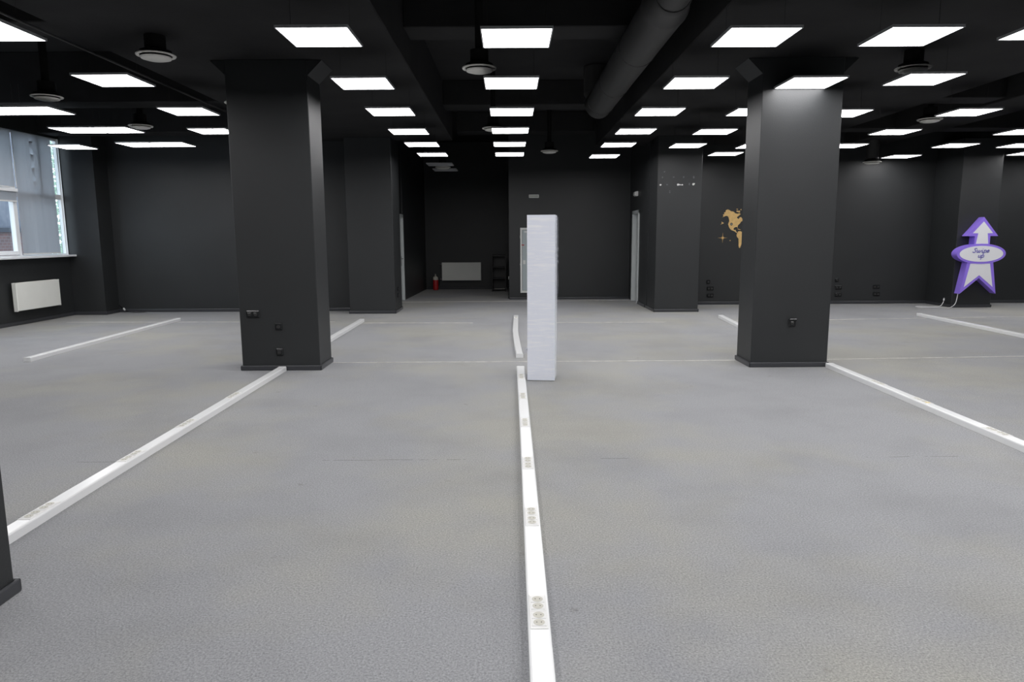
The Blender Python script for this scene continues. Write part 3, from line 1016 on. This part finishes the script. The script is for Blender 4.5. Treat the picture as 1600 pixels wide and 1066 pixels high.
t = thing('shelf_unit', 'black open shelf unit with three compartments in the right corner of the alcove', 'shelf', (-.30, 20.9, 0))
x0, x1, y0, y1 = -.53, -.115, 20.72, 21.08
for nm, q in (('side_panel', (x0, x0 + .025, y0, y1, 0, 1.06)), ('side_panel', (x1 - .025, x1, y0, y1, 0, 1.06)), ('top', (x0 + .025, x1 - .025, y0, y1, 1.03, 1.06)),
              ('shelf', (x0 + .025, x1 - .025, y0, y1, .70, .725)), ('shelf', (x0 + .025, x1 - .025, y0, y1, .375, .40)), ('shelf', (x0 + .025, x1 - .025, y0, y1, .05, .075)), ('back_panel', (x0 + .025, x1 - .025, y1 - .012, y1, .075, 1.03))):
    bm = BM(); box(bm, *q, .002, 1); obj(nm, bm, M['blackmetal'], t)
bm = BM(); box(bm, x0 + .06, x1 - .04, y0 + .02, y0 + .10, .0755, .083); tag(obj('paper_strip', bm, M['label']), 'pale paper strip lying on the bottom shelf of the black shelf unit', 'paper')

# ------------------------------------------------------------------ fire cabinet, exit plate, emergency lamp on the back wall
t = thing('hose_cabinet', 'grey metal wall cabinet with pale frame half hidden behind the wrapped carton', 'cabinet', (.60, 18.08, 1.0))
bm = BM()
for q in ((.265, .315, .17, 1.815), (.885, .935, .17, 1.815), (.315, .885, .17, .225), (.315, .885, 1.76, 1.815)):
    box(bm, q[0], q[1], 18.045, 18.08, q[2], q[3], .005, 1)
obj('frame', bm, M['cabframe'], t)
bm = BM(); box(bm, .322, .878, 18.055, 18.075, .232, 1.753, .004, 1); door = obj('door', bm, M['cab'], t)
bm = BM(); box(bm, .335, .40, 18.047, 18.055, .90, 1.0, .003, 1); box(bm, .345, .37, 18.03, 18.047, .93, .97, .004, 1); obj('lock', bm, M['cabframe'], door)
bm = BM(); box(bm, .37, .55, 18.051, 18.055, 1.69, 1.735, .001, 1); obj('plate', bm, M['cabframe'], door)
bm = BM(); box(bm, .30, .365, 18.040, 18.050, 1.372, 1.395, .002, 1); obj('red_tag', bm, M['red'], door, 'small red tag')
bm = BM(); tube(bm, [(.268, 18.04, .88), (.268, 18.04, .905)], .012, 8); tube(bm, [(.268, 18.04, 1.55), (.268, 18.04, 1.62)], .010, 8); obj('hinge', bm, M['cabframe'], t)

t = thing('exit_light', 'small pale rectangular exit light high on the wall above the wrapped carton', 'light', (.61, 18.08, 2.60))
bm = BM(); box(bm, .485, .738, 18.03, 18.08, 2.555, 2.637, .008, 2); obj('housing', bm, M['cabframe'], t)
bm = BM(); box(bm, .505, .718, 18.026, 18.031, 2.57, 2.622, .002, 1); obj('front_plate', bm, mat('dull_exit_plate', (.42, .44, .40), .4), t)
t = thing('emergency_light', 'small white emergency light on the side wall above the recess door', 'light', (3.03, 17.2, 2.58))
bm = BM(); box(bm, 2.985, 3.04, 16.98, 17.25, 2.53, 2.64, .008, 2); obj('housing', bm, M['wplastic2'], t)
bm = BM(); box(bm, 2.965, 2.986, 17.0, 17.23, 2.545, 2.625, .008, 2); obj('lens', bm, M['cabframe'], t)

# ------------------------------------------------------------------ wall sockets
def socket(label, x, y, z, n=1, d=-1, axis='y', h=.09, colr='blackplastic', pins=False):
    """flush socket plate of n gangs facing -y (axis 'y') or +-x (axis 'x', d = direction)"""
    wd = .072 * n + .014
    t = thing('wall_socket', label, 'socket', (x, y, z))
    def B(b_, u0, u1, o0, o1, z0, z1, bev=.002):
        if axis == 'y':
            box(b_, x + u0, x + u1, y - o1, y - o0, z + z0, z + z1, bev, 1)
        else:
            a, c = sorted((x + d * o0, x + d * o1))
            box(b_, a, c, y + u0, y + u1, z + z0, z + z1, bev, 1)
    b_ = BM(); B(b_, -wd/2, wd/2, 0, .020, -h/2, h/2, .009); fr_ = obj('frame', b_, M[colr], t)
    for k in range(n):
        u = (k - (n - 1) / 2) * .072
        b_ = BM(); B(b_, u - .031, u + .031, .019, .024, -.030, .030, .004); ins = obj('insert', b_, M[colr], t)
        if axis == 'y':
            b_ = BM(); lathe(b_, [(.021, -.0255), (.021, -.0235)], (x + u, y, z), 'y', 18); obj('recess', b_, M['hole'], ins)
            if pins:
                b_ = BM()
                B(b_, u - .02, u + .012, .0255, .029, .012, .02, 0)
                obj('earth_clip', b_, M['steel'], ins)
    return t
socket('black triple socket at the left edge of the large left pillar', -3.098, 8.47, .69, 2, pins=True)
socket('black single socket on the large left pillar, upper of two', -2.795, 8.47, .538)
socket('black single socket low on the large left pillar, above the trunking', -2.80, 8.47, .226)
t = socket('black socket box on the front of the large right pillar', 3.415, 8.49, .545, pins=True, h=.10)
bm = BM(); box(bm, 3.372, 3.458, 8.438, 8.470, .572, .598, .004, 1); obj('lid', bm, M['blackplastic'], t)
socket('small black switch highest in the socket stack left of the map pillar', 4.609, 16.42, .53, 1)
socket('black double socket in the middle of the socket stack below the map', 4.659, 16.42, .375, 2)
socket('black double socket at the bottom of the socket stack below the map', 4.665, 16.42, .214, 2)
socket('small black switch highest in the socket stack right of the large right pillar', 7.60, 16.42, .555, 1)
socket('black double socket in the middle of the stack right of the large right pillar', 7.645, 16.42, .38, 2)
socket('black double socket at the bottom of the stack right of the large right pillar', 7.652, 16.42, .215, 2)
socket('upper black double socket on the back wall between socket stack and arrow sign', 8.53, 16.42, .393, 2)
socket('lower black double socket on the back wall between socket stack and arrow sign', 8.54, 16.42, .225, 2)
socket('upper black socket on the right side of the pillar beside the alcove', -2.425, 15.2, .50, 1, 1, 'x')
socket('lower black socket on the right side of the pillar beside the alcove', -2.425, 15.2, .36, 1, 1, 'x')
socket('tiny white socket on the corner of the wall right of the alcove', -.02, 18.5, .53, 1, -1, 'x', .08, 'wplastic2')
# loose cable in the far left corner
t = thing('loose_cable', 'black cable with a pale plug lying in the far left corner', 'cable', (-8.45, 15.3, 0))
bm = BM(); tube(bm, [(-8.53, 15.38, .16), (-8.42, 15.33, .08), (-8.30, 15.28, .03), (-8.12, 15.30, .016), (-7.95, 15.36, .016)], .010, 8, 5); obj('cable', bm, M['blackplastic'], t, smooth=True)
bm = BM(); tube(bm, [(-8.40, 15.30, .10), (-8.36, 15.27, .065)], .018, 8); obj('plug', bm, M['cord'], t, smooth=True)

# ------------------------------------------------------------------ wooden world map
YW = 16.42
t = thing('wall_map', 'plywood cut-out world map on the black wall, partly behind the right pillar', 'map', (5.2, YW, 1.8))
def piece(name, pts, lab=None, th=.012, m='wood'):
    b_ = BM(); prism(b_, pts, 'y', YW - th, YW - .0005)
    bmesh.ops.triangulate(b_, faces=[f for f in b_.faces if len(f.verts) > 4])
    return obj(name, b_, M[m], t, lab)
NA = [(4.878, 2.004), (4.905, 2.035), (4.892, 2.07), (4.928, 2.082), (4.917, 2.116), (4.953, 2.128), (4.955, 2.165), (4.99, 2.182), (5.02, 2.178), (5.074, 2.145), (5.13, 2.136), (5.155, 2.112), (5.181, 2.093), (5.237, 2.087), (5.262, 2.10), (5.30, 2.08),
      (5.246, 2.035), (5.217, 2.015), (5.219, 1.985), (5.243, 1.978), (5.261, 1.960), (5.276, 2.00), (5.309, 2.012), (5.345, 1.965), (5.355, 1.93), (5.313, 1.905), (5.284, 1.861), (5.25, 1.83), (5.237, 1.80), (5.24, 1.765), (5.222, 1.79), (5.181, 1.782), (5.15, 1.762), (5.145, 1.735), (5.165, 1.715), (5.197, 1.722), (5.20, 1.695), (5.232, 1.665), (5.222, 1.652), (5.173, 1.69), (5.14, 1.703), (5.103, 1.715), (5.07, 1.745), (5.045, 1.782), (5.021, 1.85), (5.032, 1.89), (5.045, 1.923), (5.035, 1.97), (5.02, 2.01), (4.998, 2.035), (4.97, 2.04), (4.945, 2.035), (4.91, 2.015)]
na = piece('north_america', NA)
SA = [(5.235, 1.645), (5.262, 1.69), (5.31, 1.69), (5.36, 1.665), (5.45, 1.62), (5.47, 1.58), (5.43, 1.50), (5.39, 1.45), (5.345, 1.40), (5.325, 1.345), (5.312, 1.305), (5.292, 1.312), (5.28, 1.36), (5.277, 1.45), (5.272, 1.525), (5.235, 1.56), (5.223, 1.60)]
piece('south_america', SA)
piece('greenland', [(5.37, 2.18), (5.45, 2.22), (5.56, 2.21), (5.57, 2.15), (5.51, 2.08), (5.45, 2.02), (5.42, 2.07), (5.39, 2.13)])
piece('island', [(5.195, 2.148), (5.215, 2.16), (5.24, 2.15), (5.27, 2.16), (5.285, 2.125), (5.265, 2.11), (5.235, 2.125), (5.205, 2.13)])
piece('island', [(5.19, 2.19), (5.21, 2.20), (5.235, 2.19), (5.22, 2.18)])
piece('island', [(5.29, 2.185), (5.305, 2.195), (5.31, 2.17), (5.295, 2.165)])
piece('island', [(5.235, 1.752), (5.29, 1.735), (5.32, 1.722), (5.285, 1.722), (5.25, 1.735)])
piece('arrow_mark', [(4.840, 1.842), (4.874, 1.869), (4.866, 1.912), (4.925, 1.873)], th=.008)
piece('island', [(5.065, 1.475), (5.075, 1.49), (5.095, 1.485), (5.085, 1.468)], th=.008)
star = []
for k in range(16):
    a = PI / 2 + k * PI / 8
    r = {0: .118, 2: .04, 1: .018, 3: .018}[k % 4]
    star.append((4.906 + r * math.cos(a), 1.541 + r * math.sin(a)))
piece('compass_rose', star, th=.008)
b_ = BM(); lathe(b_, [(.030, -.0165), (.030, -.0115)], (5.094, YW, 1.852), 'y', 24); rd = obj('disc', b_, M['blackmetal'], t, 'dark round disc with a pale bar')
b_ = BM(); box(b_, 5.076, 5.112, YW - .0178, YW - .0165, 1.847, 1.857); obj('bar', b_, M['label'], rd)

# ------------------------------------------------------------------ arrow sign
SX, YF, YBK = 10.125, 15.24, 15.425
t = thing('arrow_sign', 'purple and white upward arrow sign reading Swipe up on the right wall pillar', 'sign', (SX, YBK, 1.1))
ER, EZ, EC = .527, .215, 1.175
def ell(a, rx=ER, rz=EZ):
    return (SX + rx * math.cos(a), EC + rz * math.sin(a))
def arc(a0, a1, n, **k):
    return [ell(a0 + (a1 - a0) * i / n, **k) for i in range(n + 1)]
aS = math.acos(.168 / ER)                   # where shaft and tail meet the ellipse
aT = math.acos(.280 / ER)
outl = [(SX, 1.955), (SX - .335, 1.552), (SX - .165, 1.552)] + arc(PI - aS, PI + aT, 30) + [(SX - .392, .315), (SX, .655), (SX + .392, .315)] + arc(-aT, aS, 30) + [(SX + .165, 1.552), (SX + .335, 1.552)]
bm = BM(); prism(bm, outl, 'y', YF, YBK)
bmesh.ops.triangulate(bm, faces=[f for f in bm.faces if len(f.verts) > 4])
obj('sign_body', bm, M['purple'], t)
def inlay(name, pts, th=.004):
    b_ = BM(); prism(b_, pts, 'y', YF - th, YF + .002)
    bmesh.ops.triangulate(b_, faces=[f for f in b_.faces if len(f.verts) > 4])
    return obj(name, b_, M['signwhite'], t)
# the oval stands proud of the arrow
bm = BM(); prism(bm, arc(0, 2 * PI * 47 / 48, 47), 'y', YF - .010, YF + .001)
obj('oval_rim', bm, M['purple'], t)
inlay('arrow_head_panel', [(SX, 1.862), (SX - .215, 1.615), (SX - .100, 1.612), (SX - .132, 1.388), (SX + .132, 1.388), (SX + .100, 1.612), (SX + .215, 1.615)])
bm = BM(); prism(bm, arc(0, 2 * PI * 47 / 48, 47, rx=.468, rz=.170), 'y', YF - .014, YF - .009)
oval = obj('oval_panel', bm, M['signwhite'], t)
inlay('arrow_tail_panel', [(SX - .212, .966), (SX - .310, .462), (SX, .718), (SX + .310, .462), (SX + .212, .966)])
GL = {'S': [[(.95, 1.42), (.72, 1.7), (.36, 1.62), (.3, 1.28), (.62, .92), (.82, .5), (.58, .06), (.14, .08), (-.05, .4)]],
      'w': [[(-.02, .8), (.1, 1), (.12, .4), (.26, 0), (.5, .15), (.66, .55), (.72, .98)], [(.72, .98), (.72, .4), (.86, 0), (1.1, .15), (1.28, .55), (1.3, 1.0)]],
      'i': [[(0, 1), (0, .25), (.16, 0), (.38, .25)], [(.03, 1.42), (.04, 1.52)]],
      'p': [[(-.1, .7), (.04, 1), (.02, .2), (0, -.85)], [(.02, .65), (.3, 1), (.64, .78), (.62, .22), (.3, 0), (.03, .25)]],
      'e': [[(.02, .45), (.6, .62), (.5, .98), (.18, .92), (.02, .45), (.2, .04), (.68, .2)]],
      'u': [[(0, 1), (.02, .3), (.26, 0), (.56, .25), (.64, 1)], [(.64, 1), (.64, .25), (.82, .02)]]}
ADV = {'S': 1.15, 'w': 1.72, 'i': .62, 'p': .92, 'e': .75, 'u': 1.0}
def word(txt, xc, zb, s, sx):
    wtot = sum(ADV[c] for c in txt) - .2
    x = -wtot / 2
    b_ = BM()
    for c in txt:
        for st in GL[c]:
            tube(b_, [(xc + (x + p[0] + p[1] * .22) * s * sx, YF - .0150, zb + p[1] * s) for p in st], .0085, 6, 5)
        x += ADV[c]
    obj('lettering', b_, M['letter'], oval, 'the word ' + txt, smooth=True)
word('Swipe', SX - .025, 1.203, .053, 1.28)
word('up', SX - .01, 1.095, .053, 1.28)
bm = BM()
tube(bm, [(9.765, 15.34, .345), (9.73, 15.30, .24), (9.66, 15.24, .10), (9.56, 15.24, .02), (9.46, 15.27, .009), (9.34, 15.36, .009), (9.20, 15.34, .009), (9.08, 15.33, .009), (8.97, 15.44, .009), (9.03, 15.62, .009), (9.18, 15.60, .009), (9.36, 15.52, .012), (9.50, 15.50, .03), (9.58, 15.54, .10), (9.60, 15.55, .15)], .0075, 8, 6)
cord = obj('power_cord', bm, M['cord'], t, smooth=True)
bm = BM(); tube(bm, [(9.598, 15.55, .145), (9.602, 15.552, .185)], .017, 10); tube(bm, [(9.594, 15.55, .185), (9.596, 15.55, .203)], .003, 6); tube(bm, [(9.61, 15.55, .185), (9.612, 15.55, .203)], .003, 6)
obj('plug', bm, M['cord'], cord, smooth=True)
